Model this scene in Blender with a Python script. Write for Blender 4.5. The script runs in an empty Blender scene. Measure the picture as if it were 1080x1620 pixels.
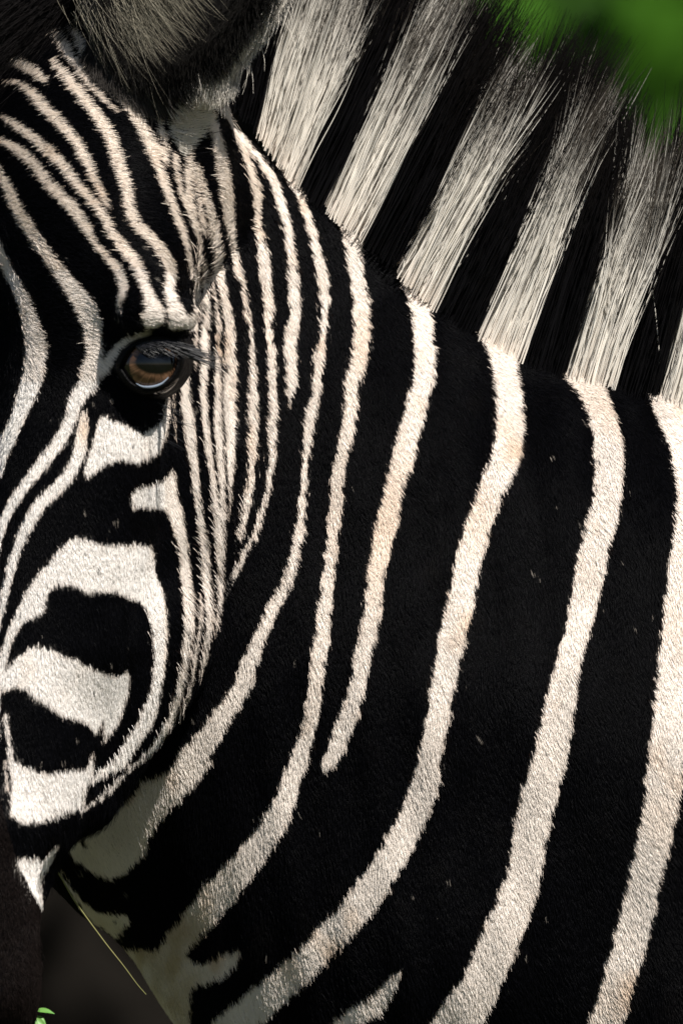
import bpy, math, time
import numpy as np
T0 = time.time()
rng = np.random.default_rng(11)
sc = bpy.context.scene
COL = sc.collection

# ---------------------------------------------------------------- units
# The zebra is modelled in small "units" of 0.39 mm: u to the right, v downward,
# w toward the viewer; the ground is at v = GV.
S = 0.00039
GV = 4230.0
def W(p):
    p = np.asarray(p, dtype=np.float64)
    out = np.empty_like(p)
    out[..., 0] = (p[..., 0] - 540) * S
    out[..., 1] = -p[..., 2] * S
    out[..., 2] = (GV - p[..., 1]) * S
    return out
def WD(p):
    p = np.asarray(p, dtype=np.float64)
    return np.stack([p[..., 0], -p[..., 2], -p[..., 1]], -1)

# ---------------------------------------------------------------- camera
DIST = 12.0
cam = bpy.data.cameras.new('camera'); camo = bpy.data.objects.new('camera', cam); COL.objects.link(camo)
FOC_W = 260
camo.location = (0, -DIST - FOC_W * S, (GV - 810) * S)
camo.rotation_euler = (math.radians(90), 0, 0)
cam.sensor_fit = 'HORIZONTAL'; cam.sensor_width = 24.0
cam.lens = 24.0 * DIST / (1080 * S)
cam.clip_start = 0.5; cam.clip_end = 2000
cam.dof.use_dof = True; cam.dof.focus_distance = DIST
cam.dof.aperture_fstop = cam.lens / 1000 / 0.070
sc.camera = camo

# ---------------------------------------------------------------- world, sun, exposure
SUN = np.array([0.32, -0.49, 0.81]); SUN /= np.linalg.norm(SUN)
world = bpy.data.worlds.new('World'); sc.world = world; world.use_nodes = True
nt = world.node_tree; nt.nodes.clear()
sky = nt.nodes.new('ShaderNodeTexSky'); sky.sky_type = 'NISHITA'; sky.sun_disc = False
sky.sun_elevation = math.asin(SUN[2]); sky.sun_rotation = math.atan2(SUN[0], SUN[1])
bg = nt.nodes.new('ShaderNodeBackground'); bg.inputs['Strength'].default_value = 0.05
wo = nt.nodes.new('ShaderNodeOutputWorld')
nt.links.new(sky.outputs[0], bg.inputs[0]); nt.links.new(bg.outputs[0], wo.inputs[0])
sun = bpy.data.lights.new('sun', 'SUN'); sun.energy = 5.0; sun.angle = math.radians(0.6); sun.color = (1, .955, .89)
suno = bpy.data.objects.new('sun', sun); COL.objects.link(suno); suno.location = (3, -6, 9)
from mathutils import Vector
suno.rotation_euler = Vector(SUN).to_track_quat('Z', 'Y').to_euler()
vs = sc.view_settings; vs.view_transform = 'Standard'; vs.look = 'None'; vs.exposure = 0.6; vs.gamma = 1.0
vs.use_curve_mapping = False
sc.cycles.max_bounces = 6; sc.cycles.diffuse_bounces = 3; sc.cycles.transparent_max_bounces = 8
sc.cycles.use_denoising = True

# ---------------------------------------------------------------- materials
def mat(name, col, rough=.6, spec=.3, attr=None, noise=None, bump=None, trans=0.0):
    m = bpy.data.materials.new(name); m.use_nodes = True
    t = m.node_tree; b = t.nodes['Principled BSDF']
    b.inputs['Roughness'].default_value = rough
    b.inputs['Specular IOR Level'].default_value = spec
    b.inputs['Base Color'].default_value = (*col, 1)
    if attr:
        a = t.nodes.new('ShaderNodeAttribute'); a.attribute_name = attr
        t.links.new(a.outputs['Color'], b.inputs['Base Color'])
    if noise:
        sc_, c2, amt = noise
        tc = t.nodes.new('ShaderNodeTexCoord'); n = t.nodes.new('ShaderNodeTexNoise')
        n.inputs['Scale'].default_value = sc_; n.inputs['Detail'].default_value = 8
        t.links.new(tc.outputs['Object'], n.inputs['Vector'])
        mx = t.nodes.new('ShaderNodeMix'); mx.data_type = 'RGBA'
        r = t.nodes.new('ShaderNodeMapRange'); r.inputs[1].default_value = .35; r.inputs[2].default_value = .65
        r.inputs[4].default_value = amt
        t.links.new(n.outputs['Fac'], r.inputs[0]); t.links.new(r.outputs[0], mx.inputs[0])
        mx.inputs[6].default_value = (*col, 1); mx.inputs[7].default_value = (*c2, 1)
        t.links.new(mx.outputs[2], b.inputs['Base Color'])
        if bump:
            bn = t.nodes.new('ShaderNodeBump'); bn.inputs['Strength'].default_value = bump[0]
            bn.inputs['Distance'].default_value = bump[1]
            t.links.new(n.outputs['Fac'], bn.inputs['Height']); t.links.new(bn.outputs[0], b.inputs['Normal'])
    return m
M_SKIN = mat('zebra_skin', (.02, .02, .02), .8, .02, attr='coat')
M_FUR = mat('zebra_fur', (.5, .5, .5), .45, .04, attr='coat')
M_MANE = mat('mane_hair', (.5, .5, .5), .55, .05, attr='coat')
M_LID = mat('eyelid_skin', (.0012, .0012, .0014), .5, .07, noise=(260, (.003, .0025, .0025), .6), bump=(.6, .002))
M_LASH = mat('lash_hair', (.008, .008, .01), .4, .4)

# ---------------------------------------------------------------- small helpers
def unit(a):
    a = np.asarray(a, float); return a / np.linalg.norm(a)
def obj(name, data, parent=None, m=None):
    o = bpy.data.objects.new(name, data); COL.objects.link(o)
    if parent: o.parent = parent
    if m: data.materials.append(m)
    return o
def mesh_np(name, verts, faces, smooth=True):
    me = bpy.data.meshes.new(name)
    faces = np.asarray(faces); n, k = faces.shape
    me.vertices.add(len(verts)); me.vertices.foreach_set('co', np.asarray(verts, np.float32).ravel())
    me.loops.add(n * k); me.loops.foreach_set('vertex_index', faces.astype(np.int32).ravel())
    me.polygons.add(n); me.polygons.foreach_set('loop_start', np.arange(0, n * k, k, dtype=np.int32))
    if smooth: me.polygons.foreach_set('use_smooth', np.ones(n, bool))
    me.update(); me.validate(); return me
def vcol(me, name, rgb):
    a = me.attributes.new(name, 'FLOAT_COLOR', 'POINT')
    c = np.ones((len(rgb), 4), np.float32); c[:, :3] = rgb
    a.data.foreach_set('color', c.ravel())
def curves_np(name, pts, rad, col, parent, m):
    """pts (n,k,3) world metres, rad (n,k) metres, col (n,k,3)"""
    n, k, _ = pts.shape
    cu = bpy.data.hair_curves.new(name)
    cu.add_curves([k] * n)
    cu.points.foreach_set('position', pts.astype(np.float32).ravel())
    ra = cu.attributes.get('radius') or cu.attributes.new('radius', 'FLOAT', 'POINT')
    ra.data.foreach_set('value', rad.astype(np.float32).ravel())
    ca = cu.attributes.new('coat', 'FLOAT_COLOR', 'POINT')
    c4 = np.ones((n * k, 4), np.float32); c4[:, :3] = col.reshape(-1, 3)
    ca.data.foreach_set('color', c4.ravel())
    cu.materials.append(m)
    o = bpy.data.objects.new(name, cu); COL.objects.link(o)
    if parent: o.parent = parent
    return o
def wav(p, freq, seed, n=7):
    """smooth pseudo-noise in -1..1 from a few random plane waves"""
    r = np.random.default_rng(seed); out = np.zeros(p.shape[:-1])
    for i in range(n):
        d = r.normal(size=p.shape[-1]); d /= np.linalg.norm(d)
        out += np.sin((p @ d) * freq * r.uniform(.6, 1.6) + r.uniform(0, 6.28))
    return out / (n ** .5) * .75
def catmull(P, step=3.0):
    P = np.asarray(P, float)
    Q = np.vstack([2 * P[0] - P[1], P, 2 * P[-1] - P[-2]])
    out = []
    for i in range(1, len(Q) - 2):
        n = max(2, int(np.linalg.norm(Q[i + 1, :2] - Q[i, :2]) / step))
        t = np.linspace(0, 1, n, endpoint=False)[:, None]
        a, b, c, d = Q[i - 1], Q[i], Q[i + 1], Q[i + 2]
        out.append(.5 * (2 * b + (c - a) * t + (2 * a - 5 * b + 4 * c - d) * t * t + (3 * b - a - 3 * c + d) * t ** 3))
    out.append(P[-1:]); return np.vstack(out)

# ---------------------------------------------------------------- zebra body: implicit volume
L_ = unit((.75, 0, .66)); N_ = unit((-.66, 0, .75))     # head: sideways axis, face-forward axis
DW = 100.0
OT = np.array([(-300, 250, -60), (0, 140, 60), (150, 58, 178), (300, 5, 285), (500, -38, 378), (800, -75, 432),
               (1100, -92, 480), (1400, -92, 515), (1800, -80, 545)], float)
OT[:, 2] += DW
def O(v):
    v = np.asarray(v, float)
    return np.stack([np.interp(v, OT[:, 0], OT[:, 1]), v, np.interp(v, OT[:, 0], OT[:, 2])], -1)
def hd(v, q, r): return O(v) + q * L_ + r * N_
def to_head(p):
    d = p - O(p[..., 1]); return p[..., 1], d @ L_, d @ N_
def mirror(p):
    v, q, r = to_head(p); return O(v) - q[..., None] * L_ + r[..., None] * N_

PR = []   # (kind, group, params, blend)
def cone(g, a, b, ra, rb, k=60, sw=1.0): PR.append(('c', g, (np.array(a, float), np.array(b, float), ra, rb, sw), k))
def ell(g, c, r, ax=None, k=60):
    PR.append(('e', g, (np.array(c, float), np.array(r, float), np.eye(3) if ax is None else np.array(ax)), k))
def cut(g, c, r, ax=None, k=20):
    PR.append(('x', g, (np.array(c, float), np.array(r, float), np.eye(3) if ax is None else np.array(ax)), k))
def hax(v):
    a = unit(O(v + 60) - O(v - 60)); n = unit(N_ - a * (N_ @ a)); l = np.cross(a, n)
    if l @ L_ < 0: l = -l
    return np.array([a, l, n])
def d_prim(kind, prm, p):
    if kind == 'c':
        a, b, ra, rb, sw = prm
        sv = np.array([1, 1, sw]); P = (p - a) * sv; ba = (b - a) * sv
        t = np.clip((P @ ba) / max(ba @ ba, 1e-6), 0, 1)
        return (np.sqrt(((P - t[..., None] * ba) ** 2).sum(-1)) - (ra + (rb - ra) * t)) * (1.0 if sw <= 1 else .7)
    c, r, ax = prm
    q = (p - c) @ ax.T
    k0 = np.sqrt(((q / r) ** 2).sum(-1)); k1 = np.sqrt(((q / r ** 2) ** 2).sum(-1)) + 1e-9
    return k0 * (k0 - 1) / k1
def smin(a, b, k):
    h = np.clip(.5 + .5 * (b - a) / k, 0, 1); return b * (1 - h) + a * h - k * h * (1 - h)
def bounds(kind, prm):
    if kind == 'c':
        a, b, ra, rb, sw = prm; R = np.array([1, 1, 1 / sw]) * max(ra, rb)
        return np.minimum(a, b) - R, np.maximum(a, b) + R
    c, r, ax = prm; R = np.abs(ax.T) @ r
    return c - R, c + R

# neck and trunk
cone('n', (290, 640, 0), (520, 1020, 0), 400, 566, 60, 2.05)
cone('n', (520, 1020, 0), (920, 1330, 0), 566, 690, 60, 2.0)
cone('n', (920, 1330, 0), (1550, 1560, 0), 690, 700, 80, 1.75)
cone('n', (300, 300, 60), (300, 640, 20), 120, 330, 60, 1.7)
ell('n', (1700, 1620, 0), (760, 760, 520), k=200)
ell('b', (2600, 1680, 0), (1250, 740, 640), k=250)
ell('b', (3550, 1600, 0), (640, 700, 600), k=200)
ell('b', (1750, 1120, 0), (520, 300, 150), k=250)
for s in (-1, 1):
    ell('b', (1560, 1800, s * 290), (400, 700, 240), k=200)
    cone('b', (1480, 2200, s * 300), (1400, 2560, s * 290), 230, 150, 120)
    cone('b', (1400, 2560, s * 290), (1400, 3220, s * 270), 140, 88, 60)
    cone('b', (1400, 3220, s * 270), (1400, 3860, s * 265), 76, 62, 40)
    cone('b', (1400, 3860, s * 265), (1350, 4110, s * 265), 72, 66, 40)
    cone('b', (1350, 4105, s * 265), (1325, 4145, s * 265), 80, 85, 12)
    cone('b', (3560, 1900, s * 330), (3420, 2500, s * 300), 400, 200, 150)
    cone('b', (3420, 2500, s * 300), (3780, 3120, s * 280), 190, 98, 80)
    cone('b', (3780, 3120, s * 280), (3700, 3830, s * 275), 90, 66, 50)
    cone('b', (3700, 3830, s * 275), (3620, 4110, s * 275), 74, 66, 40)
    cone('b', (3620, 4105, s * 275), (3590, 4145, s * 275), 80, 85, 12)
cone('b', (4120, 1330, 0), (4260, 2300, 0), 90, 30, 60)
cone('b', (4260, 2300, 0), (4260, 2750, 0), 60, 25, 40)
# head
ell('h', hd(270, 0, -190), (300, 225, 205), hax(270), 60)
cone('h', hd(330, 0, -190), (300, 330, 90), 190, 110, 90)
for s in (1, -1):
    cone('h', hd(400, s * 115, -130), hd(1290, s * 60, -105), 135, 84, 60)
    cone('h', hd(480, s * 250, -105), hd(520, s * 255, -140), 60, 58, 60)        # orbit
    cone('h', hd(600, s * 205, -155), hd(1020, s * 140, -170), 62, 58, 60)      # facial crest
    ell('h', hd(800, s * 110, -325), (345, 92, 195), hax(800), 70)               # jaw muscle
    cone('h', hd(1000, s * 85, -330), hd(1380, s * 34, -165), 95, 40, 60)
    cone('h', hd(1000, s * 80, -372), hd(1250, s * 50, -275), 116, 66, 50)      # angle of the jaw
    cone('h', hd(1010, s * 112, -200), hd(1260, s * 66, -150), 70, 62, 50)
    cone('h', hd(1310, s * 72, -62), hd(1560, s * 52, -70), 56, 60, 40)         # upper lip and nostril wing
ell('h', hd(1550, 0, -95), (170, 84, 85), hax(1540), 50)
cone('h', hd(1380, 0, -150), hd(1520, 0, -145), 58, 50, 50)
# brow and orbit of both eyes
EYE = np.array([241., 579., 476. + DW]); ER = 50.0
def both(p): return [np.array(p, float), mirror(np.array(p, float))]
for a, b in zip(both((222, 497, 520 + DW)), both((286, 503, 506 + DW))): cone('h', a, b, 31, 28, 26)
for c in both((243, 583, 535 + DW)): cut('h', c, (49, 44, 60), k=14)
for c in both(hd(1600, 62, 5)): cut('h', c, (48, 26, 34), hax(1560), k=16)
# ears: a cupped shell on a short stalk
EAR_C = np.array([328., -118., 285. + DW])
e1 = unit((.36, -.92, .04)); e3 = unit((-.40, .5, .8)); e3 = unit(e3 - e1 * (e3 @ e1)); e2 = np.cross(e1, e3)
EAX = np.array([e1, e2, e3])
def mir_dir(d): return d - 2 * (d @ L_) * L_
ST0, ST1 = np.array((290., 245, 232 + DW)), np.array((306., 130, 278 + DW))
EAXm = np.array([mir_dir(e1), mir_dir(e2), mir_dir(e3)]); ECm = mirror(EAR_C)
cone('h', ST0, ST1, 38, 54, 40); cone('h', mirror(ST0), mirror(ST1), 38, 54, 40)
for c_, ax_ in ((EAR_C, EAX), (ECm, EAXm)):
    ell('h', c_, (285, 160, 82), ax_, 36)
    cut('h', c_ + ax_[2] * 60 + ax_[0] * 12, (262, 138, 94), ax_, k=14)

def eval_group(p, groups):
    F = np.full(p.shape[:-1], 1e4)
    for kind, g, prm, k in PR:
        if g not in groups: continue
        d = d_prim(kind, prm, p)
        F = -smin(-F, d, k) if kind == 'x' else smin(F, d, k)
    return F

H = 10.0
lo = np.array([-620., -460., -760.]); hi = np.array([4420., 4240., 960.])
dims = np.ceil((hi - lo) / H).astype(int) + 1
def fill(F, groups):
    dm = np.array(F.shape)
    for kind, g, prm, k in PR:
        if g not in groups: continue
        b0, b1 = bounds(kind, prm); pad = k + 30
        i0 = np.clip(((b0 - pad - lo) / H).astype(int), 0, dm); i1 = np.clip(((b1 + pad - lo) / H).astype(int) + 1, 0, dm)
        if (i1 <= i0).any(): continue
        ax = [(lo[i] + H * np.arange(i0[i], i1[i])).astype(np.float32) for i in range(3)]
        P = np.stack(np.meshgrid(*ax, indexing='ij'), -1)
        sl = tuple(slice(i0[i], i1[i]) for i in range(3))
        d = d_prim(kind, prm, P).astype(np.float32)
        F[sl] = -smin(-F[sl], d, k) if kind == 'x' else smin(F[sl], d, k)
    return F
F = fill(np.full(dims, 300., np.float32), 'nb')
FH = fill(np.full((170, 240, dims[2]), 300., np.float32), 'h')
F[:170, :240] = smin(F[:170, :240], FH, 22.)
import openvdb
gr = openvdb.FloatGrid(300.0); gr.copyFromArray(np.clip(F, -300, 300))
vpts, quads = gr.convertToQuads(0.0)
V = np.asarray(vpts, float) * H + lo
Q4 = np.asarray(quads)
del F, FH
# surface relief: muscle folds, slack skin of the throat, gentle unevenness
def vnormals(V, Q):
    a = np.cross(V[Q[:, 2]] - V[Q[:, 0]], V[Q[:, 3]] - V[Q[:, 1]])
    n = np.zeros_like(V)
    for i in range(4):
        for c in range(3): n[:, c] += np.bincount(Q[:, i], a[:, c], len(V))
    return n / (np.linalg.norm(n, axis=1, keepdims=True) + 1e-9)
NV = vnormals(V, Q4)
cc = V[Q4].mean(1); 
fd = eval_group(V[:1000] + NV[:1000] * 15, 'nbh') - eval_group(V[:1000], 'nbh')
if fd.mean() < 0:
    NV = -NV; Q4 = Q4[:, ::-1]
dH = eval_group(V, 'h'); dN = eval_group(V, 'n')
is_head = dH < dN
neckw = np.clip((dH - dN) / 120, 0, 1)
ripple = wav(V * np.array([1, .12, .4]), .10, 3) * 4.2 + wav(V, .011, 5) * 11 + wav(V * np.array([1, .35, .4]), .035, 8) * 3.5
V = V + NV * (neckw * ripple + (1 - neckw) * wav(V, .03, 6) * 1.5)[:, None]
NV = vnormals(V, Q4)
print('body', len(V), round(time.time() - T0, 1))

# ---------------------------------------------------------------- coat pattern (white stripes traced in the u,v side plane)
U0, V0, MW, MH = -400, -260, 2000, 2400
def raster(strokes, polys):
    m = np.zeros((MH, MW), np.float32)
    for s in strokes:
        for x, y, w in catmull(s, 2.5):
            r = max(w, 1) / 2; x -= U0; y -= V0
            x0, x1, y0, y1 = int(x - r - 2), int(x + r + 3), int(y - r - 2), int(y + r + 3)
            if x0 < 0 or y0 < 0 or x1 >= MW or y1 >= MH: continue
            yy, xx = np.mgrid[y0:y1, x0:x1]
            np.maximum(m[y0:y1, x0:x1], np.clip(r + .5 - np.hypot(xx - x, yy - y), 0, 1), out=m[y0:y1, x0:x1])
    for p in polys:
        p = np.array(p, float) - (U0, V0)
        x0, y0 = np.floor(p.min(0)).astype(int) - 1; x1, y1 = np.ceil(p.max(0)).astype(int) + 2
        x0, y0 = max(x0, 0), max(y0, 0); x1, y1 = min(x1, MW), min(y1, MH)
        yy, xx = np.mgrid[y0:y1, x0:x1] + .0
        ins = np.zeros(xx.shape, bool)
        for (ax_, ay), (bx, by) in zip(p, np.roll(p, -1, 0)):
            if ay == by: continue
            ins ^= ((ay > yy) != (by > yy)) & (xx < (bx - ax_) * (yy - ay) / (by - ay) + ax_)
        np.maximum(m[y0:y1, x0:x1], ins.astype(np.float32), out=m[y0:y1, x0:x1])
    return m
def blur(m, n):
    for ax in (0, 1):
        c = np.cumsum(np.pad(m, [(n + 1, n) if a == ax else (0, 0) for a in (0, 1)], mode='edge'), axis=ax, dtype=np.float64)
        m = (np.take(c, range(2 * n + 1, c.shape[ax]), ax) - np.take(c, range(0, c.shape[ax] - 2 * n - 1), ax)) / (2 * n + 1)
    return m.astype(np.float32)
def T(x0, y0, k, pts): return [(x0 + p[0] / k, y0 + p[1] / k) for p in pts]

HS = [
 [(6,90,6),(25,97,14),(42,107,15),(58,117,14),(73,129,9)],
 [(6,130,4),(30,133,8),(53,151,14),(72,172,16),(92,192,17),(108,210,16),(125,232,15),(139,256,14),(150,281,11),(158,300,10),(167,317,9),(175,333,4)],
 [(3,185,4),(22,197,11),(47,215,14),(75,239,16),(100,263,16),(122,292,15),(150,322,13),(167,347,13),(181,372,16),(200,397,17),(217,419,16),(230,447,16),(239,472,18),(246,490,24)],
 [(-6,221,8),(22,234,14),(42,250,16),(61,270,16),(82,297,17),(103,317,17),(122,339,18),(139,364,15),(151,386,10),(169,405,10),(186,425,13),(196,447,14),(197,465,14),(191,485,9)],
 [(190,495,5),(194,496,5)],
 [(-4,262,8),(8,290,14),(16,305,17),(33,340,18),(53,372,20),(75,403,20),(97,433,22),(119,461,26),(138,489,34),(147,512,32),(151,540,27),(153,563,26),(146,590,30),(144,607,32),(125,635,24),(115,665,20),(100,697,20),(75,730,20),(47,764,18),(28,792,16),(11,822,15),(3,855,12),(-4,890,10)],
 [(165,588,20),(180,566,15),(195,547,12),(211,540,8),(233,531,6)],
 [(137,660,12),(134,690,19),(128,722,19),(113,752,20),(92,775,20),(69,797,20),(53,822,19),(39,850,17),(30,875,15),(22,900,14),(14,930,13),(8,960,11),(4,983,8),(-2,1005,6)],
 [(-4,380,8),(0,392,11),(11,422,16),(28,453,18),(42,483,22),(53,517,28),(60,550,34),(57,590,34),(53,605,33),(45,630,30),(33,660,25),(18,693,24),(4,722,26),(-8,755,24)],
 [(276,755,8),(275,780,14),(276,800,24),(282,822,21),(289,850,17),(294,883,15),(297,922,17),(301,956,18),(301,994,16),(298,1028,13),(297,1042,12),(289,1083,11),(278,1122,11),(264,1156,12),(244,1186,11),(217,1208,5),(194,1230,6),(172,1253,7),(150,1269,6),(131,1283,4)],
 [(5,1055,9),(4,1100,6),(3,1140,5),(2,1165,4)],
 [(15,1200,4),(17,1245,3)],
 [(68,40,10),(86,50,18),(98,69,18),(111,89,14),(125,111,12),(142,133,11),(161,153,9),(186,178,4)],
 [(83,97,9),(103,119,15),(125,147,17),(150,178,18),(169,206,20),(183,236,20),(192,267,18),(203,300,18),(207,330,17),(219,358,17),(244,381,17),(264,406,18),(273,430,19),(272,458,17),(278,482,18),(288,505,24)],
 [(103,39,6),(122,58,12),(136,83,17),(158,103,20),(178,128,22),(194,150,20),(208,172,18),(228,206,18),(242,236,18),(252,264,14),(264,296,14),(276,328,12),(290,364,12),(301,400,9),(307,441,5)],
 [(232,206,12),(248,228,9),(258,244,8),(267,262,4)],
 [(106,19,8),(121,30,9)],
 [(233,155,8),(250,183,9),(261,222,9),(267,258,5)],
 [(279,247,9),(284,289,9),(296,322,9),(309,356,9),(318,389,7),(315,428,5)],
 [(306,236,3),(300,272,13),(304,317,11),(312,350,8),(326,372,4)],
 [(309,261,5),(314,303,6),(321,344,7),(329,372,4)],
 [(314,264,6),(326,306,12),(336,344,15),(343,386,16),(348,428,15),(354,461,13),(359,492,15),(364,533,16),(365,575,18),(364,617,20),(365,658,19),(366,700,16),(366,742,11),(366,778,6),(363,820,3)],
 [(336,425,4),(338,450,5),(343,486,6),(345,533,7),(345,589,8),(346,644,11),(347,686,13),(351,742,11),(354,783,9),(354,822,10),(352,861,12),(351,906,11),(351,939,9),(348,972,7),(343,1000,4)],
 [(322,405,4),(326,450,8),(326,492,11),(325,533,12),(325,575,12),(323,617,11),(326,658,10),(330,700,10),(336,744,9),(343,792,9),(345,833,9),(347,869,8),(349,900,8)],
 [(313,430,5),(313,450,8),(312,492,6),(311,547,4),(310,586,3)],
 [(298,545,5),(294,589,12),(296,630,16),(301,672,17),(306,714,15),(310,750,12),(315,792,11),(321,833,12),(326,875,13),(329,917,14),(333,950,13),(333,986,11),(329,1028,8),(319,1072,4)],
 [(320,944,4),(319,986,6),(312,1039,6),(305,1086,5),(297,1111,5),(289,1139,6),(275,1161,4)],
 [(283,550,4),(279,594,3),(278,644,2),(280,694,2)],
 [(271,612,4),(269,640,6),(267,662,10)],
]
HP = [
 [(237,474),(246,478),(261,489),(267,503),(262,517),(247,523),(232,526),(227,502),(236,491)],
 [(265,475),(276,472),(282,480),(293,497),(300,500),(312,505),(314,522),(300,525),(270,524),(271,506)],
 T(0,600,3.6,[(575,230),(620,215),(660,240),(730,265),(760,290),(830,315),(900,280),(950,215),(975,190),(970,280),(950,340),(920,420),(870,455),(800,490),(700,465),(620,490),(560,535),(505,570),(490,540),(530,400),(560,300)]),
 T(0,600,3.6,[(760,660),(800,625),(900,600),(945,580),(975,530),(1000,515),(1005,620),(1020,700),(1000,760),(960,745),(860,735),(770,740)]),
 [(72,900),(89,881),(111,856),(125,851),(150,856),(167,863),(194,864),(222,861),(244,865),(247,878),(250,908),(261,936),(267,972),(267,1019),(264,1056),(256,1106),(247,1142),(228,1169),(211,1197),(203,1209),(190,1218),(165,1228),(148,1240),(146,1233),(165,1215),(183,1203),(189,1192),(203,1167),(219,1147),(233,1111),(244,1081),(246,1033),(242,989),(236,964),(222,950),(200,942),(183,936),(156,937),(139,936),(122,926),(94,926),(81,936),(78,950),(79,961),(67,974),(47,981),(33,997),(22,1022),(15,1050),(8,1085),(0,1085),(0,1056),(6,1031),(17,997),(31,967),(44,939),(64,908)],
 T(0,900,3.6,[(40,690),(30,640),(50,570),(110,500),(190,445),(230,440),(320,455),(400,500),(470,520),(500,545),(600,590),(690,610),(740,575),(755,610),(740,720),(690,880),(640,940),(600,1000),(605,850),(565,940),(520,880),(440,850),(370,830),(310,780),(230,740),(180,690),(120,660),(70,675)]),
 T(0,1200,3.6,[(40,-260),(65,-270),(75,-180),(90,-80),(105,0),(170,40),(260,65),(330,75),(420,55),(500,60),(525,10),(545,-40),(555,0),(550,50),(520,150),(500,230),(480,280),(400,300),(330,335),(250,350),(150,350),(80,310),(80,200),(90,140),(60,-100)]),
 T(0,1200,3.6,[(105,560),(180,550),(270,560),(300,520),(350,480),(355,490),(320,560),(290,610),(265,650),(255,720),(265,800),(280,860),(220,850),(170,730),(130,640)]),
]
NS = [
 [(331,155,6),(337,192,14),(348,233,19),(355,275,22),(361,317,21),(364,350,17),(367,374,12),(372,400,11),(378,430,11),(385,460,8),(391,492,8),(397,533,9),(400,575,9),(400,617,12),(400,658,14),(400,700,16),(398,744,13),(394,783,11),(387,814,10),(382,839,8),(375,858,4),(369,875,2)],
 [(371,203,5),(384,231,9),(398,267,12),(407,303,16),(409,339,12),(412,372,13),(416,406,17),(422,447,18),(425,483,18),(425,511,12),(428,547,12),(430,581,12),(432,622,13),(432,658,14),(430,700,13),(428,744,11),(422,783,9),(412,819,8),(400,853,8),(384,881,10),(369,911,10),(355,942,8)],
 [(346,156,22),(365,183,16),(384,214,11),(407,242,12),(426,269,15),(437,297,13),(448,331,12),(457,364,14),(460,400,16),(464,444,18),(468,483,17),(465,511,17),(459,542,19),(461,575,19),(461,603,16),(458,628,8),(456,640,3)],
 [(446,242,28),(457,269,17),(476,311,12),(490,350,13),(500,386,14),(507,419,16),(512,450,19),(514,483,15),(512,511,13),(509,542,13),(505,567,16),(502,600,14),(497,631,13),(491,661,17),(486,692,14),(482,750,10),(479,792,10),(475,828,12),(469,861,15),(462,894,17),(451,928,18),(434,958,19),(418,992,21),(401,1033,24),(383,1083,28),(358,1125,32),(328,1167,36),(298,1206,44)],
 [(525,298,44),(548,341,30),(559,378,26),(563,422,25),(570,467,25),(574,507,26),(573,541,26),(563,581,24),(556,610,24),(556,637,22),(550,681,21),(541,715,20),(535,748,20),(532,793,19),(526,841,18),(522,889,18),(517,933,20),(512,970,22),(509,1004,24),(502,1048,24),(498,1093,23),(491,1141,23),(478,1189,26),(461,1235,32),(443,1283,36),(417,1327,40),(387,1368,44),(361,1398,47),(336,1427,48),(310,1461,44),(280,1494,44)],
 [(652,418,50),(665,478,34),(669,515,32),(672,552,32),(671,593,32),(658,648,32),(645,689,35),(636,730,36),(624,770,30),(613,822,34),(604,859,34),(595,904,27),(590,950,27),(585,989,26),(574,1037,26),(567,1078,26),(556,1119,28),(541,1159,28),(526,1196,26),(513,1214,14)],
 [(788,510,62),(797,555,46),(803,600,42),(808,648,44),(806,693,45),(793,741,45),(776,778,43),(760,826,40),(745,870,40),(736,915,42),(728,957,42),(715,1007,40),(706,1056,40),(696,1104,38),(689,1152,36),(680,1196,38),(671,1242,43),(651,1294,46),(624,1346,46),(595,1394,48),(561,1439,48),(524,1479,46),(487,1520,46),(447,1557,48),(406,1594,52),(376,1620,52),(330,1665,54),(270,1730,54)],
 [(926,580,66),(938,615,46),(948,640,41),(958,674,42),(963,715,46),(963,756,46),(957,805,46),(940,870,46),(927,935,44),(912,1000,40),(897,1050,37),(890,1090,42),(880,1140,48),(864,1212,54),(842,1295,56),(830,1365,53),(812,1430,58),(785,1495,62),(760,1555,62),(725,1615,72),(690,1670,74),(630,1760,74),(560,1860,70),(500,1950,64),(430,2070,60)],
 [(1060,630,60),(1075,690,40),(1090,760,42),(1090,820,44),(1080,910,52),(1072,1010,56),(1060,1110,56),(1050,1215,58),(1037,1305,55),(1015,1400,50),(997,1480,54),(975,1555,50),(956,1620,52),(930,1680,54),(880,1770,56),(820,1860,56),(750,1970,56),(690,2070,56)],
 [(635,1536,4),(613,1564,20),(595,1590,26),(565,1605,28),(543,1622,26),(500,1660,26)],
 [(1190,690,56),(1220,800,46),(1220,950,50),(1205,1150,56),(1180,1350,58),(1140,1550,60),(1080,1750,62),(1010,1910,62),(930,2070,60)],
 [(1320,740,56),(1350,850,46),(1355,1000,50),(1345,1200,56),(1325,1400,58),(1290,1600,60),(1240,1800,62),(1190,1930,62),(1130,2070,60)],
 [(1450,790,56),(1480,900,46),(1485,1050,50),(1480,1250,56),(1465,1450,58),(1430,1650,60),(1390,1850,62),(1340,2070,60)],
]
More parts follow.
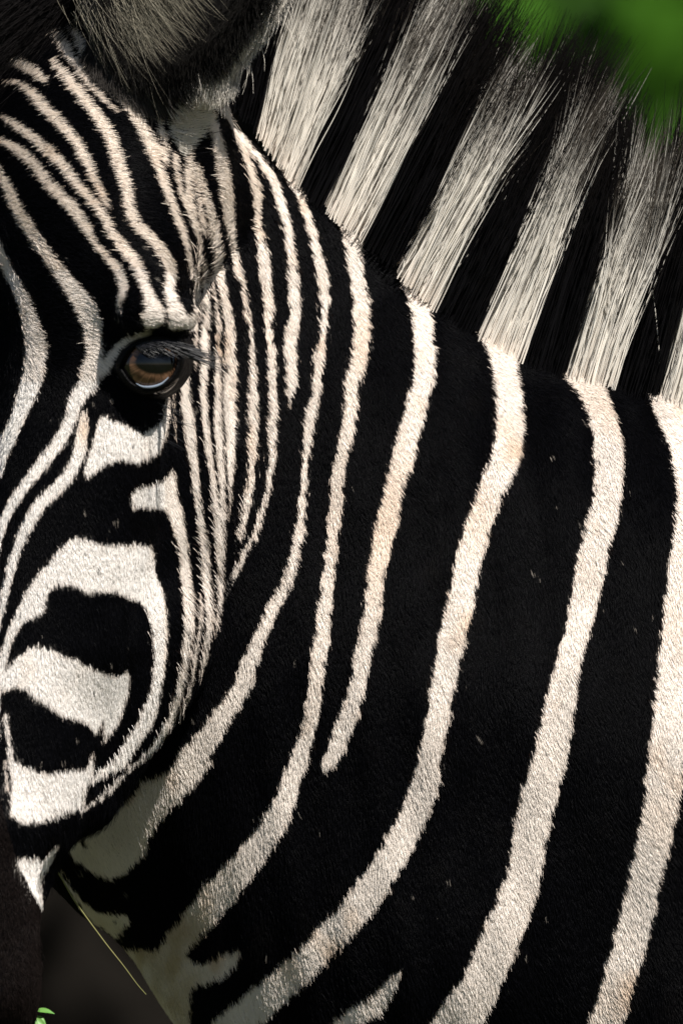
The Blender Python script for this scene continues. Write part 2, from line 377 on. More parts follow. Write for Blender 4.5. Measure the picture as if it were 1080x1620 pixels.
NP = [
 [(300,1192),(262,1225),(230,1237),(197,1272),(170,1285),(135,1287),(122,1296),(130,1318),(136,1340),(134,1348),(124,1330),(112,1316),(100,1334),(103,1347),(118,1367),(140,1383),(160,1391),(178,1394),(195,1386),(225,1355),(245,1310),(270,1278),(305,1250),(335,1205)],
 [(84,1367),(98,1392),(120,1421),(136,1436),(154,1448),(173,1451),(195,1452),(203,1459),(199,1471),(183,1487),(176,1492),(164,1481),(142,1468),(123,1443),(107,1414),(91,1383)],
 [(178,1515),(208,1507),(246,1509),(258,1493),(287,1452),(293,1443),(347,1455),(331,1471),(312,1490),(293,1515),(306,1531),(331,1525),(353,1512),(372,1504),(381,1509),(375,1528),(347,1553),(321,1562),(302,1569),(297,1590),(299,1640),(235,1640),(224,1620),(208,1607),(199,1588),(180,1537)],
]
mH = blur(raster(HS, HP), 1); mN = blur(raster(NS, NP), 1); mA = np.maximum(mH, mN)
bH = blur(mH, 4); bN = blur(mN, 4); bA = np.maximum(bH, bN)
def look(m, u, v):
    i = np.clip((u - U0 + .5).astype(int), 0, MW - 1); j = np.clip((v - V0 + .5).astype(int), 0, MH - 1)
    return m[j, i]
def ear_coord(p):
    d = (p - EAR_C) @ EAX.T / np.array([285, 160, 82]); return d
def coat(p, head, jit=0.0):
    """white amount, soft white amount for points p (n,3); head = bool array"""
    u, v, w = p[:, 0].copy(), p[:, 1].copy(), p[:, 2]
    _, q, r = to_head(p)
    u = np.where(head & (u < -6), -12 - u, u)
    if jit:
        u = u + rng.normal(0, jit, len(u)); v = v + rng.normal(0, jit, len(u))
    a = np.where(head, look(mH, u, v), look(mN, u, v)); b = np.where(head, look(bH, u, v), look(bN, u, v))
    both_ = (v < 850) & (u > 290) & (w < 330 + DW)
    a = np.where(both_, look(mA, u, v), a); b = np.where(both_, look(bA, u, v), b)
    body = (~head) & ((u > 1545 + .12 * (v - 1300)) | (v > 2070))
    st = np.sin((u + .25 * (v - 700) * np.clip((3000 - v) / 1500, 0, 1) * 1.0) / 170 * 2 * np.pi + .6 * np.sin(v / 160))
    leg = np.sin(v / 105 * 2 * np.pi / 1.4)
    st = np.where(v > 2350, leg, st); st = np.where(v > 4080, -1, st)
    sm = np.clip(st * 4 + .3, 0, 1)
    a = np.where(body, sm, a); b = np.where(body, sm, b)
    return a, b

# ---------------------------------------------------------------- body mesh
zebra = bpy.data.objects.new('zebra', None); COL.objects.link(zebra)
zebra['label'] = 'black and white striped zebra with an upright banded mane standing in the meadow'
zebra['category'] = 'zebra'
zebra.location = (0, 0, 0)
WHITE = np.array([.82, .745, .675]); BLACK = np.array([.0013, .0013, .0018])
a, b = coat(V, is_head)
skin = BLACK + (WHITE * .62 - BLACK) * np.clip(a, 0, 1)[:, None]
me = mesh_np('body', W(V), Q4)
vcol(me, 'coat', skin)
body = obj('body', me, zebra, M_SKIN)
print('mesh', round(time.time() - T0, 1))

# ---------------------------------------------------------------- fur
TR = np.vstack([Q4[:, [0, 1, 2]], Q4[:, [0, 2, 3]]])
def sample(mask_tri, dens):
    """dens: hairs per square unit for each tri"""
    A = np.linalg.norm(np.cross(V[TR[:, 1]] - V[TR[:, 0]], V[TR[:, 2]] - V[TR[:, 0]]), axis=1) * .5
    lam = A * dens * mask_tri
    cnt = rng.poisson(lam); idx = np.repeat(np.arange(len(TR)), cnt)
    r1 = np.sqrt(rng.random(len(idx))); r2 = rng.random(len(idx))
    bw = np.stack([1 - r1, r1 * (1 - r2), r1 * r2], 1)
    t = TR[idx]
    p = (V[t] * bw[..., None]).sum(1); n = (NV[t] * bw[..., None]).sum(1)
    n /= np.linalg.norm(n, axis=1, keepdims=True) + 1e-9
    h = is_head[t[:, 0]]
    return p, n, h
tc_ = V[TR].mean(1); tn = NV[TR[:, 0]]
inview = (tc_[:, 0] > -70) & (tc_[:, 0] < 1150) & (tc_[:, 1] > -70) & (tc_[:, 1] < 1690) & (tc_[:, 2] > -120) & (tn[:, 2] > -.35)
near = (tc_[:, 0] > -450) & (tc_[:, 0] < 1500) & (tc_[:, 1] < 2000)
dens = np.where(inview, .36, np.where(near, .03, 0.0))
P, Nn, hd_ = sample(np.ones(len(TR)), dens)
ed = ear_coord(P)
in_ear = (np.linalg.norm(ed, axis=1) < 1.12) & (P[:, 1] < 170)
cav = in_ear & (((P - EAR_C) @ e3) < 100) & ((Nn @ e3) > .15) & (np.linalg.norm((P - EAR_C - e3 * 60 - e1 * 12) @ EAX.T / np.array([262, 138, 94]), axis=1) < 1.06)
eyed = np.hypot((P[:, 0] - 241) / 50, (P[:, 1] - 580) / 54)
keep = ~((eyed < 1.0) & (P[:, 2] > 380 + DW))
P, Nn, hd_, in_ear, cav = P[keep], Nn[keep], hd_[keep], in_ear[keep], cav[keep]
n = len(P); print('hairs', n, round(time.time() - T0, 1))
u, v = P[:, 0], P[:, 1]
# growth direction
def mixf(a, b, t): return a * (1 - t)[:, None] + b * t[:, None]
def sstep(x, a, b): t = np.clip((x - a) / (b - a), 0, 1); return t * t * (3 - 2 * t)
one = np.ones((n, 1))
g_neck = one * np.array([.30, .95, 0]); g_fore = one * np.array([.95, .12, 0.0]); g_cheek = one * np.array([.12, 1, 0]); g_jaw = one * np.array([.55, .85, 0])
gh = mixf(g_fore, g_cheek, sstep(v, 480, 680)); gh = mixf(gh, g_jaw, sstep(u, 230, 300) * sstep(v, 300, 700))
g = np.where(hd_[:, None], gh, g_neck)
g[in_ear] = (np.array([.1, .9, .25]) + e3 * .2)
g += np.stack([wav(P, .02, 21), wav(P, .02, 22), wav(P, .02, 23)], 1) * .22
g += np.stack([wav(P, .11, 31), wav(P, .11, 32), wav(P, .11, 33)], 1) * .16
g += rng.normal(0, .12, (n, 3))
g -= (g * Nn).sum(1, keepdims=True) * Nn
g /= np.linalg.norm(g, axis=1, keepdims=True) + 1e-9
lift = np.clip(rng.normal(.26, .10, n), .10, .8)
Ln = np.where(hd_, 11.5, 13.) * rng.uniform(.7, 1.3, n)
Ln *= np.where(hd_ & (v < 440), 1.2, 1) * np.where(hd_ & (v > 600) & (u < 280), .8, 1)
Ln *= 1 - .5 * np.exp(-(np.hypot(u - 245, v - 545) / 75) ** 2) * hd_
rim = in_ear & ~cav
Ln[in_ear] = rng.uniform(26, 44, in_ear.sum()); lift[in_ear] = rng.uniform(.25, .8, in_ear.sum())
Ln[cav] = rng.uniform(30, 60, cav.sum())
jx = np.interp(v, [760, 880, 1000, 1120, 1190, 1270, 1340], [380, 372, 350, 300, 250, 150, 100])
fringe = hd_ & (v > 760) & (v < 1330) & (u > jx - 70)
longh = (rng.random(n) < np.where(fringe, .05, .004)) & hd_
Ln[longh] *= 2.2; lift[longh] += .3
K = 4
s = np.linspace(0, 1, K)[None, :, None]
d0 = g * np.cos(lift)[:, None] + Nn * np.sin(lift)[:, None]
bend = -Nn * (np.sin(lift) * .38)[:, None] + g * .05
pts = (P - Nn * .4)[:, None, :] + Ln[:, None, None] * (s * d0[:, None, :] + s * s * bend[:, None, :])
# colour
jag = np.where(hd_, 1.0, 2.6)
LP = P + d0 * (Ln * .62)[:, None]
LP[:, 0] += jag * (wav(P, .26, 51) + .6 * wav(P, .6, 52)); LP[:, 1] += jag * wav(P, .26, 53)
aw, bw_ = coat(LP, hd_, 1.1)
white = rng.random(n) < aw
base = np.tile(WHITE, (n, 1))
tint = wav(P, .012, 41)
base = base * (1 + .07 * tint[:, None] + .06 * wav(P, .045, 42)[:, None]) * rng.uniform(.88, 1.06, (n, 1))
fore = hd_ & (v < 430); base[fore] *= np.array([.93, .90, .86])
cheek = hd_ & (v >= 600) & (u < 260); base[cheek] = base[cheek] * .35 + .65 * np.array([.88, .85, .82]) * rng.uniform(.85, 1.1, (cheek.sum(), 1))
# warm tan staining along some neck stripes, rusty fringe where white meets black
tan = np.exp(-((u - 600) / 80) ** 2 - ((v - 830) / 130) ** 2) * .55 + np.exp(-((u - 575) / 30) ** 2 - ((v - 540) / 60) ** 2) * .5 + np.clip(wav(P, .02, 44) - .5, 0, 1) * .35
tan = np.where(hd_, .0, tan)
tan += np.exp(-((u - 138) / 12) ** 2 - ((v - 675) / 26) ** 2) * .9
base = mixf(base, base * np.array([.95, .80, .66]), np.clip(tan, 0, 1))
edge = np.clip(1 - bw_, 0, 1) * white
base = mixf(base, np.tile(np.array([.52, .37, .27]), (n, 1)), np.clip(edge * .75, 0, .6))
blk = BLACK * rng.uniform(.6, 1.7, (n, 1)) + (bw_ * .6 * (rng.random(n) < .25))[:, None] * np.array([.05, .03, .02])
c = np.where(white[:, None], base, blk)
# brown stains on the lower neck, tinted darker for the shade there
stain_shade = np.exp(-((u - 255) / 130) ** 2 - ((v - 1520) / 130) ** 2) * np.clip(.55 + .6 * wav(P, .03, 81) + .3 * wav(P, .1, 82), 0, 1) * (~hd_)
c = np.where(white[:, None], mixf(c, c * np.array([.62, .54, .38]), np.clip(stain_shade, 0, .9)), c)
# dust flecks on the dark hair, dark nicks and burrs on the pale hair
fleck = np.zeros((MH, MW), np.float32)
for _ in range(170):
    x_, y_ = rng.uniform(0, 1080), rng.uniform(60, 1620)
    if rng.random() < .45: x_, y_ = rng.uniform(0, 320), rng.uniform(350, 1280)
    r_ = rng.uniform(.8, 2.0); l_ = rng.uniform(0, 3.5); a_ = rng.uniform(0, 3.14)
    for q_ in np.linspace(-l_, l_, 5):
        xx_, yy_ = int(x_ + q_ * math.cos(a_) - U0), int(y_ + q_ * math.sin(a_) - V0); k_ = int(r_)
        fleck[yy_ - k_:yy_ + k_ + 1, xx_ - k_:xx_ + k_ + 1] = 1
fk = (look(fleck, LP[:, 0], LP[:, 1]) > .5) & (rng.random(n) < .6)
c[fk & white] *= .16
c[fk & ~white] = np.array([.16, .14, .12])
dust = np.clip(wav(P, .02, 61) * .5 + wav(P, .07, 62) * .5 - .45, 0, 1) * np.where(hd_, .5, 1)
c = np.where(white[:, None], mixf(c, c * np.array([.90, .79, .68]), np.clip(dust * 1.3, 0, 1)), c + dust[:, None] * np.array([.0022, .0017, .0013]))
# muzzle: dark brown skin and hair
muz = hd_ & (((u < np.interp(v, [1225, 1300, 1360, 1440, 1500], [0, 18, 36, 76, 110])) & (v > 1225)) | (v > 1470))
c[muz] = np.array([.007, .005, .0045]) * rng.uniform(.6, 1.5, (muz.sum(), 1))
# ears: grey-olive inside, darkened for the shade of the cup; pale rim and stalk
ex, ey, ez = ((P - EAR_C) @ EAX.T).T
inner_shade = np.array([.006, .0055, .005])
c[in_ear] = inner_shade * rng.uniform(.6, 1.8, (in_ear.sum(), 1))
jv = wav(P, .05, 71) * 14 + rng.normal(0, 10, n)
stalk = hd_ & (u > 262 + jv * .3) & (u < 350) & (v > np.interp(u, [262, 300, 340, 400], [168, 140, 112, 85]) + jv) & (v < np.interp(u, [266, 285, 318, 340], [215, 248, 215, 150])) & (P[:, 2] > 240)
palerim = rim & (ez < 30) & (u > 265) & (rng.random(n) < .85)
greyrim = rim & (u <= 265)
c[greyrim] = np.array([.045, .04, .036]) * rng.uniform(.5, 1.4, (greyrim.sum(), 1))
c[palerim | stalk] = np.array([.62, .57, .50]) * rng.uniform(.75, 1.1, ((palerim | stalk).sum(), 1))
Ln2 = Ln
rad = np.where(hd_, .58, .62)[:, None] * np.linspace(1, .18, K)[None] * S * rng.uniform(.8, 1.2, (n, 1))
cK = np.repeat(c[:, None, :], K, 1)
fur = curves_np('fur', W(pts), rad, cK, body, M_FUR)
print('fur', round(time.time() - T0, 1))

# ---------------------------------------------------------------- mane
MB = catmull([(330,120),(385,165),(420,212),(470,272),(520,316),(570,356),(630,414),(690,470),(755,512),(825,549),(895,582),(965,612),(1040,644),(1120,684),(1300,755),(1500,835),(1750,935)], 4)
sl_ = np.r_[0, np.cumsum(np.hypot(*np.diff(MB, axis=0).T))]
AU = [330,405,470,512,570,628,690,757,825,897,965,1040,1500,1750]; AA = [8,15,23,25,26.5,28,25,26,19,16.5,17,16,15,15]
WI = [(404,472),(511,573),(627,693),(756,828),(896,968),(1038,1108),(1178,1248),(1318,1390),(1460,1530),(1600,1670)]
def mane_hairs(u0, u1, is_white, count):
    k = 9
    uu = rng.uniform(u0, u1, count)
    su = np.interp(uu, MB[:, 0], sl_)
    pv = np.interp(uu, MB[:, 0], MB[:, 1])
    ww = np.clip(rng.normal(4, 32, count), -85, 85)
    root = np.stack([uu, pv - 4 + (570 - np.sqrt(570 ** 2 - (2.1 * ww) ** 2)) * 1.05, ww], 1)
    # locks: hairs share the lean of their lock
    cell = np.floor(uu / 11 + np.floor(ww / 16) * .37).astype(int) * 31 + np.floor(ww / 16).astype(int)
    uc, inv = np.unique(cell, return_inverse=True)
    lock_a = rng.normal(0, 1.6, len(uc))[inv]; lock_w = rng.normal(0, .07, len(uc))[inv]; lock_l = rng.uniform(.86, 1.12, len(uc))[inv]
    lock_c = rng.uniform(.80, 1.06, len(uc))[inv]; lock_p = rng.uniform(0, 6.28, len(uc))[inv]; lock_q = rng.normal(0, .032, len(uc))[inv]; lock_t = rng.uniform(.58, .98, len(uc))[inv]
    mu = (np.bincount(inv, uu) / np.bincount(inv))[inv] - uu; mw = (np.bincount(inv, ww) / np.bincount(inv))[inv] - ww
    ang = np.radians(np.interp(uu, AU, AA) + lock_a + rng.normal(0, 1.2, count))
    curl = rng.normal(0, .03, count) + lock_q
    stray = rng.random(count) < (.0015 if is_white else .004)
    ang[stray] += np.radians(rng.normal(0, 12, stray.sum())); curl[stray] += rng.normal(0, .22, stray.sum())
    Lh = (418 + 25 * np.sin(uu / 37)) * lock_l * rng.uniform(.78, 1.1, count)
    if is_white: Lh *= rng.uniform(.70, .97, count)
    short = rng.random(count) < .16
    Lh[short] *= rng.uniform(.08, .5, short.sum())
    d = np.stack([np.sin(ang), -np.cos(ang), ww / 60 * .05 + lock_w + rng.normal(0, .03, count)], 1)
    side = np.stack([np.cos(ang), np.sin(ang), np.zeros(count)], 1)
    t = np.linspace(0, 1, k)[None, :, None]
    wig = np.sin(t * rng.uniform(3, 9, (count, 1, 1)) + rng.uniform(0, 6.28, (count, 1, 1))) * rng.uniform(0, 3.0, (count, 1, 1)) * t + np.sin(t * 6 + lock_p[:, None, None]) * 4.5 * t
    pts = root[:, None] + Lh[:, None, None] * (t * d[:, None] + (t ** 2) * (curl[:, None] * side)[:, None]) + wig * side[:, None]
    pts[..., 0] += mu[:, None] * .75 * t[..., 0] ** 1.3; pts[..., 2] += mw[:, None] * .75 * t[..., 0] ** 1.3
    tt = t[..., 0]
    rad = np.clip(1.15 - tt ** 2 * .95, .12, 1) * rng.uniform(.5, .95, (count, 1)) * S
    if is_white:
        wc = np.array([.84, .79, .71]) * (lock_c * rng.uniform(.8, 1.1, count))[:, None]
        warm = np.array([.84, .75, .66])
        tip = np.array([.05, .042, .034])
        f = np.clip((tt - (lock_t * .85)[:, None]) / .22, 0, 1)
        c0 = wc[:, None, :] * (1 - np.exp(-tt * 9)[..., None]) + warm * np.exp(-tt * 9)[..., None]
        col = c0 * (1 - f[..., None]) + tip * f[..., None]
        dark = rng.random(count) < .03
        col[dark] *= .12
    else:
        col = np.repeat((np.array([.0022, .0021, .0025]) * rng.uniform(.6, 2.2, (count, 1)))[:, None], k, 1)
        col = col + (tt[..., None] ** 3) * np.array([.003, .002, .001])
    return W(pts), rad, col
prev = 335
for (a0, a1) in WI:
    far_ = a0 > 1150
    for (x0, x1, isw) in ((prev, a0, False), (a0, a1, True)):
        cnt = int((x1 - x0) * (48 if isw else 40) * (.3 if far_ else 1))
        o = curves_np('mane_tuft', *mane_hairs(x0, x1, isw, cnt), zebra, M_MANE)
        o['label'] = 'white mane tuft with dark tips' if isw else 'black mane tuft'
    prev = a1
# forelock between the ears
cnt = 5200
k = 8
fr = hd(0, 0, 0) + np.stack([rng.normal(0, 55, cnt), rng.normal(-25, 40, cnt), rng.normal(-15, 40, cnt)], 1)
fd_ = unit((-.75, .35, .35)) + rng.normal(0, .28, (cnt, 3))
fl = rng.uniform(110, 230, cnt)
t = np.linspace(0, 1, k)[None, :, None]
fp = fr[:, None] + fl[:, None, None] * (t * fd_[:, None] + t * t * np.array([-.1, .35, .15]))
fc = np.repeat((np.array([.0025, .002, .002]) * rng.uniform(.5, 2, (cnt, 1)))[:, None], k, 1)
fo = curves_np('forelock', W(fp), np.linspace(1, .15, k)[None] * rng.uniform(.5, 1, (cnt, 1)) * S, fc, zebra, M_MANE)
# long pale hairs inside the ear
cnt = 4800
ph = rng.uniform(0, 1, cnt)
e2l = e2 if e2[0] < 0 else -e2
er = EAR_C + rng.normal(92, 26, cnt)[:, None] * e2l + rng.uniform(-210, 100, cnt)[:, None] * e1 + rng.uniform(-20, 50, cnt)[:, None] * e3
ed_ = np.array([.32, .85, .30]) + rng.normal(0, .2, (cnt, 3))
el = rng.uniform(60, 130, cnt)
ep = er[:, None] + el[:, None, None] * (t * ed_[:, None] + t * t * np.array([.25, .05, -.15]))
ec = np.repeat((np.array([.26, .235, .18]) * rng.uniform(.25, 1.1, (cnt, 1)))[:, None], k, 1)
curves_np('ear_hair', W(ep), np.linspace(1, .15, k)[None] * rng.uniform(.3, .5, (cnt, 1)) * S, ec, zebra, M_FUR)

# ---------------------------------------------------------------- eyes
def uv_sphere(nu, nv):
    th = np.linspace(0, np.pi, nv + 1); ph = np.linspace(0, 2 * np.pi, nu, endpoint=False)
    v_ = np.stack([np.sin(th)[:, None] * np.cos(ph), np.sin(th)[:, None] * np.sin(ph), np.cos(th)[:, None] * np.ones(nu)], -1).reshape(-1, 3)
    i = np.arange(nv)[:, None] * nu; j = np.arange(nu)[None]; j2 = (j + 1) % nu
    return v_, np.stack([i + j, i + nu + j, i + nu + j2, i + j2], -1).reshape(-1, 4)
M_EYE = mat('eyeball', (.02, .012, .008), .04, .3, attr='coat')
M_EYE.node_tree.nodes['Principled BSDF'].inputs['Coat Weight'].default_value = .35
M_EYE.node_tree.nodes['Principled BSDF'].inputs['Coat Roughness'].default_value = .02
M_TEAR = mat('wet_lid_rim', (.20, .24, .30), .08, .6)
AP_U = [(195,584),(206,562),(224,547),(248,540),(271,542),(285,562)]
AP_L = [(285,562),(279,590),(262,609),(238,617),(213,608),(195,584)]
def lid_rings(curve):
    C = catmull(curve, 2.0); e = EYE[:2]; d = C - e; rows = []
    for sc_, R_, w_ in ((.97, 46, None), (.985, 52, None), (1.02, 54.5, None), (1.10, 57, None), (1.30, None, 6), (1.6, None, -40)):
        p = d * sc_; rr = np.hypot(*p.T)
        w = np.sqrt(np.maximum(R_ ** 2 - np.minimum(rr, R_ * .97) ** 2, 0)) if R_ else np.full(len(p), w_)
        rows.append(np.column_stack([p + e, EYE[2] + w]))
    return np.array(rows)
def grid_faces(r, c): 
    i = np.arange(r - 1)[:, None] * c; j = np.arange(c - 1)[None]
    return np.stack([i + j, i + j + 1, i + c + j + 1, i + c + j], -1).reshape(-1, 4)
def tube(path, rad, seg=8):
    path = np.asarray(path, float); n_ = len(path); rad = np.broadcast_to(rad, n_)
    tg = np.gradient(path, axis=0); tg /= np.linalg.norm(tg, axis=1, keepdims=True)
    up = np.where(np.abs(tg[:, 2:3]) < .9, np.array([[0, 0, 1.]]), np.array([[1., 0, 0]]))
    x = np.cross(tg, up); x /= np.linalg.norm(x, axis=1, keepdims=True); y = np.cross(tg, x)
    a_ = np.linspace(0, 2 * np.pi, seg, endpoint=False)
    vv = path[:, None] + rad[:, None, None] * (np.cos(a_)[None, :, None] * x[:, None] + np.sin(a_)[None, :, None] * y[:, None])
    i = np.arange(n_ - 1)[:, None] * seg; j = np.arange(seg)[None]; j2 = (j + 1) % seg
    return vv.reshape(-1, 3), np.stack([i + j, i + j2, i + seg + j2, i + seg + j], -1).reshape(-1, 4)
def add_eye(flip):
    f = (lambda p: mirror(p)) if flip else (lambda p: p)
    sv, sf = uv_sphere(128, 96)
    gz = unit((.22, .02, .97)); gx = unit(np.cross((0, 1, 0), gz)); gy = np.cross(gz, gx)
    x, y, z = sv @ gx, sv @ gy, sv @ gz
    ang = np.arctan2(y, x); rr = np.hypot(x, y)
    st = .5 + .5 * np.sin(ang * 31 + 5 * np.sin(ang * 7 + rr * 6) + rr * 9)
    col = np.array([.16, .085, .048]) * (.45 + .9 * st)[:, None]
    col = np.where((rr > .80)[:, None] | (z < 0)[:, None], np.array([.012, .008, .007]), col)
    pup = np.clip(1.25 - np.hypot(x / .62, (y + .10) / .36), 0, .25) * 4
    col = col * (1 - pup[:, None]) + np.array([.0015, .0015, .002]) * pup[:, None]
    me = mesh_np('eye', W(f(EYE + sv * ER)), sf); vcol(me, 'coat', col)
    eye = obj('eye', me, zebra, M_EYE)
    for nm, cv in (('upper_eyelid', AP_U), ('lower_eyelid', AP_L)):
        R_ = lid_rings(cv); lid = obj(nm, mesh_np(nm, W(f(R_.reshape(-1, 3))), grid_faces(*R_.shape[:2])), eye, M_LID)
    tl = catmull([(270,599),(259,609),(245,614),(230,614),(219,609)], 2)
    dd = tl - EYE[:2]; w_ = EYE[2] + np.sqrt(53.5 ** 2 - (dd ** 2).sum(1))
    tv, tf = tube(np.column_stack([tl, w_]), 1.9 * np.sin(np.linspace(.15, 3.0, len(tl))) + .3)
    obj('tear_rim', mesh_np('tear_rim', W(f(tv)), tf), eye, M_TEAR)
    # lashes along the upper lid, swept outward
    n_ = 110; C = catmull(AP_U, 2.0); idx = rng.integers(int(len(C) * .35), len(C) - 2, n_)
    p0 = C[idx]; d0 = p0 - EYE[:2]
    r0 = np.column_stack([p0, EYE[2] + np.sqrt(np.maximum(56 ** 2 - (d0 ** 2).sum(1), 60))])
    tq = np.linspace(0, 1, 7)[None, :, None]
    out = idx / len(C)
    dr = np.column_stack([.15 + .75 * out, .25 + .30 * rng.random(n_), .85 - .45 * out]) + rng.normal(0, .08, (n_, 3))
    ll = rng.uniform(30, 50, n_) * (.6 + .9 * out)
    lp = r0[:, None] + ll[:, None, None] * (tq * dr[:, None] + tq ** 2 * np.array([.25, -.02, -.35]))
    lc = np.full((n_, 7, 3), .006)
    curves_np('eyelash', W(f(lp)), np.linspace(1, .2, 7)[None] * np.full((n_, 1), 1.5) * S, lc, eye, M_LASH)
add_eye(False); add_eye(True)
# sparse whiskers below the eye and under the jaw
def whisk(spots, nm):
    ps = []
    for (x, y, w, dx, dy, dz, l) in spots:
        tq = np.linspace(0, 1, 7)[:, None]; d = unit((dx, dy, dz)) + rng.normal(0, .12, 3)
        ps.append(np.array([x, y, w]) + l * (tq * d + tq ** 2 * np.array([.05, .12, 0])))
    ps = np.array(ps)
    curves_np(nm, W(ps), np.linspace(.55, .12, 7)[None] * np.ones((len(ps), 1)) * S, np.full((len(ps), 7, 3), .006), zebra, M_LASH)
whisk([(262 + rng.uniform(-12, 10), 650 + rng.uniform(-25, 50), 545 + DW - 60, 1, .35, .55, rng.uniform(40, 80)) for _ in range(12)], 'whisker')
print('zebra done', round(time.time() - T0, 1))

# ---------------------------------------------------------------- setting
def grid_mesh(name, x0, x1, y0, y1, n_):
    X, Y = np.meshgrid(np.linspace(x0, x1, n_), np.linspace(y0, y1, n_), indexing='ij')
    Z = .03 * np.sin(X * .31) * np.cos(Y * .23) - .03
    return mesh_np(name, np.stack([X, Y, Z], -1).reshape(-1, 3), grid_faces(n_, n_)[:, ::-1])
M_GROUND = mat('meadow', (.035, .055, .012), .9, .1, noise=(1.7, (.075, .06, .03), .8), bump=(.4, .05))
ground = obj('ground', grid_mesh('ground', -260, 260, -60, 460, 90), None, M_GROUND); ground['kind'] = 'structure'
M_BLADE = mat('grass_blade', (.05, .10, .015), .6, .2, noise=(3, (.12, .11, .04), .7))
nb = 26000
gx = rng.uniform(-2.2, 4.2, nb); gy = rng.uniform(-1.6, 3.2, nb); gh_ = rng.uniform(.06, .22, nb); ga = rng.uniform(0, 6.28, nb)
gz_ = .03 * np.sin(gx * .31) * np.cos(gy * .23) - .035
wd = .0035; ln = rng.uniform(-.08, .08, (nb, 2))
gv = np.empty((nb, 4, 3)); ca, sa = np.cos(ga) * wd, np.sin(ga) * wd
gv[:, 0] = np.column_stack([gx - ca, gy - sa, gz_]); gv[:, 1] = np.column_stack([gx + ca, gy + sa, gz_])
gv[:, 2] = np.column_stack([gx + ln[:, 0] + ca * .2, gy + ln[:, 1] + sa * .2, gz_ + gh_]); gv[:, 3] = np.column_stack([gx + ln[:, 0] - ca * .2, gy + ln[:, 1] - sa * .2, gz_ + gh_])
gs = obj('grass', mesh_np('grass', gv.reshape(-1, 3), np.arange(nb * 4).reshape(-1, 4), False), None, M_BLADE)
gs['kind'] = 'stuff'; gs['label'] = 'short green meadow grass around the hooves of the zebra'; gs['category'] = 'grass'

M_BARK = mat('bark', (.010, .0085, .007), .95, .03, noise=(14, (.003, .0025, .002), .9), bump=(1.0, .05))
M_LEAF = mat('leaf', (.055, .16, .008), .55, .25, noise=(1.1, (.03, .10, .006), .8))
M_LEAF2 = mat('added_tree_dark_leaf', (.018, .05, .008), .55, .25, noise=(1.1, (.03, .075, .01), .8))
def leaf_cloud(c, r, n_, size, seed):
    q = np.random.default_rng(seed)
    nc = max(6, n_ // 220)
    cd = q.normal(size=(nc, 3)); cd /= np.linalg.norm(cd, axis=1, keepdims=True)
    cen = np.array(c) + cd * np.array(r) * q.uniform(.35, .95, (nc, 1))
    p = cen[q.integers(0, nc, n_)] + q.normal(0, 1, (n_, 3)) * np.array(r) * .2
    a = q.normal(size=(n_, 3)); a /= np.linalg.norm(a, axis=1, keepdims=True)
    b = np.cross(a, q.normal(size=(n_, 3))); b /= np.linalg.norm(b, axis=1, keepdims=True)
    s_ = size * q.uniform(.6, 1.3, (n_, 1))
    v_ = np.stack([p - a * s_, p + b * s_ * .45, p + a * s_, p - b * s_ * .45], 1)
    v_[..., 2] = np.maximum(v_[..., 2], .02)
    return v_.reshape(-1, 3), np.arange(n_ * 4).reshape(-1, 4)
def tree(name, label, cat, x, y, trunk_h, trunk_r, cr, ch, nl, size, seed, lm, group=None):
    q = np.random.default_rng(seed)
    e = bpy.data.objects.new(name, None); COL.objects.link(e); e.location = (x, y, 0)
    e['label'] = label; e['category'] = cat
    if group: e['group'] = group
    k_ = 14; zz = np.linspace(-.1, trunk_h, k_)
    path = np.column_stack([.06 * trunk_h * np.sin(zz * .5) * .3, .04 * trunk_h * np.cos(zz * .7) * .3, zz])
    vs_, fs_ = [], []; off = 0
    def addt(p, r_, seg=14):
        nonlocal off
        a_, b_ = tube(p, r_, seg); vs_.append(a_); fs_.append(b_ + off); off += len(a_)
    addt(path, trunk_r * (1.25 - .6 * np.linspace(0, 1, k_)) * (1 + .5 * np.exp(-zz * 4 / max(trunk_h, .1))), 28)
    for i in range(9):
        z0 = trunk_h * q.uniform(.45, .98); az = i * 2.4 + q.uniform(-.4, .4); lr = cr * q.uniform(.5, .9)
        tt_ = np.linspace(0, 1, 8)[:, None]
        base_ = np.array([np.interp(z0, zz, path[:, 0]), np.interp(z0, zz, path[:, 1]), z0])
        addt(base_ + tt_ * np.array([math.cos(az) * lr, math.sin(az) * lr, ch * .35]) + tt_ ** 2 * np.array([0, 0, ch * .12]), trunk_r * .42 * (1 - .85 * tt_[:, 0]), 8)
    obj('trunk', mesh_np('trunk', np.vstack(vs_), np.vstack(fs_)), e, M_BARK)
    lv, lf = leaf_cloud((0, 0, trunk_h + ch * .3), (cr, cr, ch * .6), nl, size, seed + 1)
    cr_ = obj('crown', mesh_np('crown', lv, lf, False), e, lm); cr_['kind'] = 'stuff'
    return e
tree('added_dark_tree', 'large dark trunked tree added to darken the view behind the head of the zebra', 'tree', -.62, 7.0, 3.2, .62, 3.6, 3.0, 16000, .10, 71, M_LEAF2)  # tree added so the gap under the head reads dark
bushes = [(1.3, 23, 2.6, 2.4, 'sunlit bright green bush behind the mane of the zebra'), (4.6, 26, 2.9, 2.7, 'tall bright green bush right of the sunlit one behind the mane'),
          (-4.2, 25, 2.8, 2.5, 'green bush behind the added dark tree trunk'), (8.5, 28, 3.0, 2.6, 'far green bush at the open end of the thicket'), (-8.5, 27, 3.0, 2.4, 'far green bush at the shady end of the thicket')]
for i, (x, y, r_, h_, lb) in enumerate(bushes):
    tree('leafy_bush', lb, 'bush', x, y, .9, .10, r_, h_, 9000, .12, 90 + i * 3, M_LEAF, 'bushes of the thicket behind the zebra')

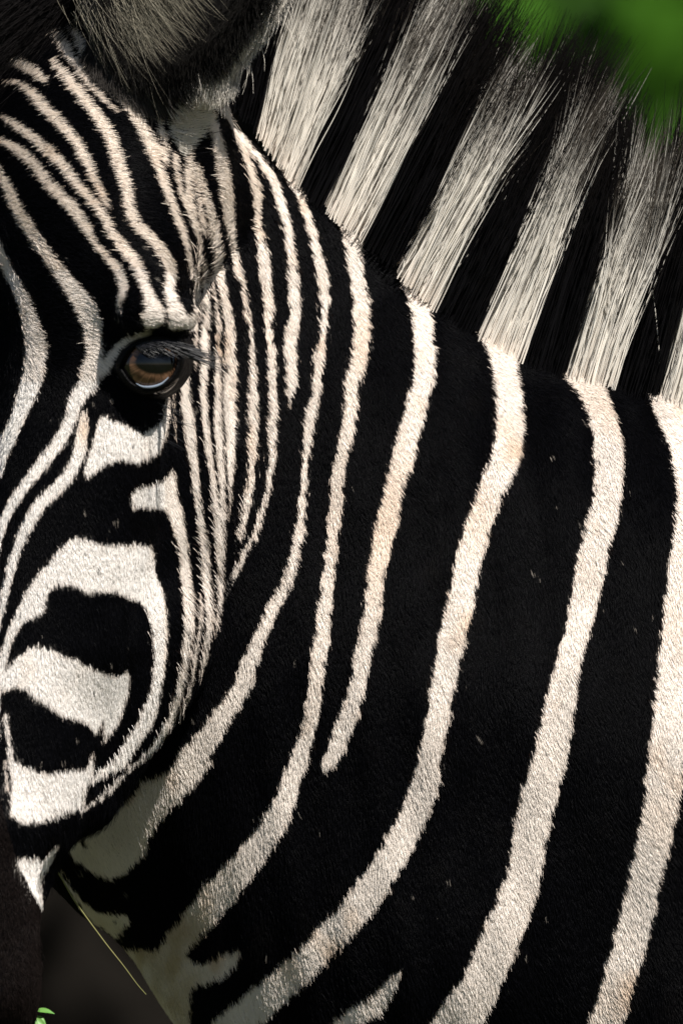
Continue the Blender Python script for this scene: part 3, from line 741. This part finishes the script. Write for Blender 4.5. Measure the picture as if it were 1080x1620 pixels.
# a dry grass stalk hanging from the mouth, and a green sprig beside the muzzle
M_STALK = mat('dry_stalk', (.22, .20, .08), .6, .2, noise=(40, (.14, .15, .05), .8))
st_ = catmull([(60,1345,330),(92,1378,340),(120,1425,345),(165,1487,345),(195,1525,345),(218,1556,345),(232,1572,345)], 4)
rr_ = 1.6 * (1 - .6 * np.linspace(0, 1, len(st_)))
tv, tf = tube(st_, rr_, 6)
stalk_o = obj('grass_stalk', mesh_np('grass_stalk', W(tv), tf), None, M_STALK)
stalk_o['label'] = 'thin dry grass stalk hanging from the mouth of the zebra'; stalk_o['category'] = 'grass stalk'
M_SPRIG = mat('sprig_leaf', (.07, .20, .035), .45, .3, noise=(60, (.13, .27, .06), .8))
M_STEM = mat('sprig_stem', (.05, .10, .02), .6, .2, noise=(30, (.09, .08, .03), .6))
sp = bpy.data.objects.new('green_sprig', None); COL.objects.link(sp)
sp['label'] = 'small leafy green sprig growing up beside the dark muzzle'; sp['category'] = 'plant'
sx, sw_ = 58., 470.
sp.location = tuple(W(np.array([sx + 60, GV, sw_])))
spi = np.array(sp.location)
stem = catmull([(sx + 60, GV + 20, sw_), (sx + 30, 3400, sw_ + 15), (sx + 10, 2500, sw_), (sx - 2, 1900, sw_ + 5), (sx - 4, 1640, sw_), (sx, 1592, sw_)], 30)
tv, tf = tube(stem, np.linspace(7, 2, len(stem)), 8)
obj('stem', mesh_np('stem', W(tv) - spi, tf), sp, M_STEM)
def leaf(p, d, up, l, wd_):
    d = unit(d); up = unit(np.array(up) - d * (np.array(up) @ d)); sd = np.cross(d, up)
    t_ = np.linspace(0, 1, 9); prof = np.sin(np.pi * t_ ** .8) * wd_; rows = []
    for a_, z_ in ((-1, .22), (-.5, .02), (0, -.08), (.5, .02), (1, .22)):
        rows.append(p + d * (t_ * l)[:, None] + sd * (prof * a_)[:, None] + up * (prof * z_ + np.sin(t_ * 3.1) * l * .08)[:, None])
    for a_, z_ in ((1, .19), (.5, -.04), (0, -.16), (-.5, -.04), (-1, .19)):
        rows.append(p + d * (t_ * l)[:, None] + sd * (prof * a_)[:, None] + up * (prof * z_ + np.sin(t_ * 3.1) * l * .08)[:, None])
    R_ = np.array(rows); return R_.reshape(-1, 3), grid_faces(10, 9)
for (dx, dy, dz, ux, uy, uz, l, w_, vy) in ((-.7, -.35, .4, 0, -.4, 1, 26, 7, 1598), (.9, .15, .2, 0, -.8, .6, 34, 6, 1594), (.75, .75, .3, 0, -.5, 1, 32, 8, 1602), (.2, 1, .4, 0, 0, 1, 30, 6, 1606), (-.8, .5, .3, 0, -.3, 1, 34, 8, 1650), (.8, .4, .4, 0, -.4, 1, 40, 9, 1680), (-.7, .4, .5, 0, -.4, 1, 40, 9, 1760), (.8, .5, .3, 0, -.4, 1, 42, 10, 1850), (-.9, .3, .4, 0, -.4, 1, 44, 10, 2000)):
    xs = np.interp(vy, stem[::-1, 1], stem[::-1, 0])
    lv, lf = leaf(np.array([xs, vy, sw_]), (dx, dy, dz), (ux, uy, uz), l, w_)
    obj('leaf', mesh_np('leaf', W(lv) - spi, lf), sp, M_SPRIG)
print('all', round(time.time() - T0, 1))
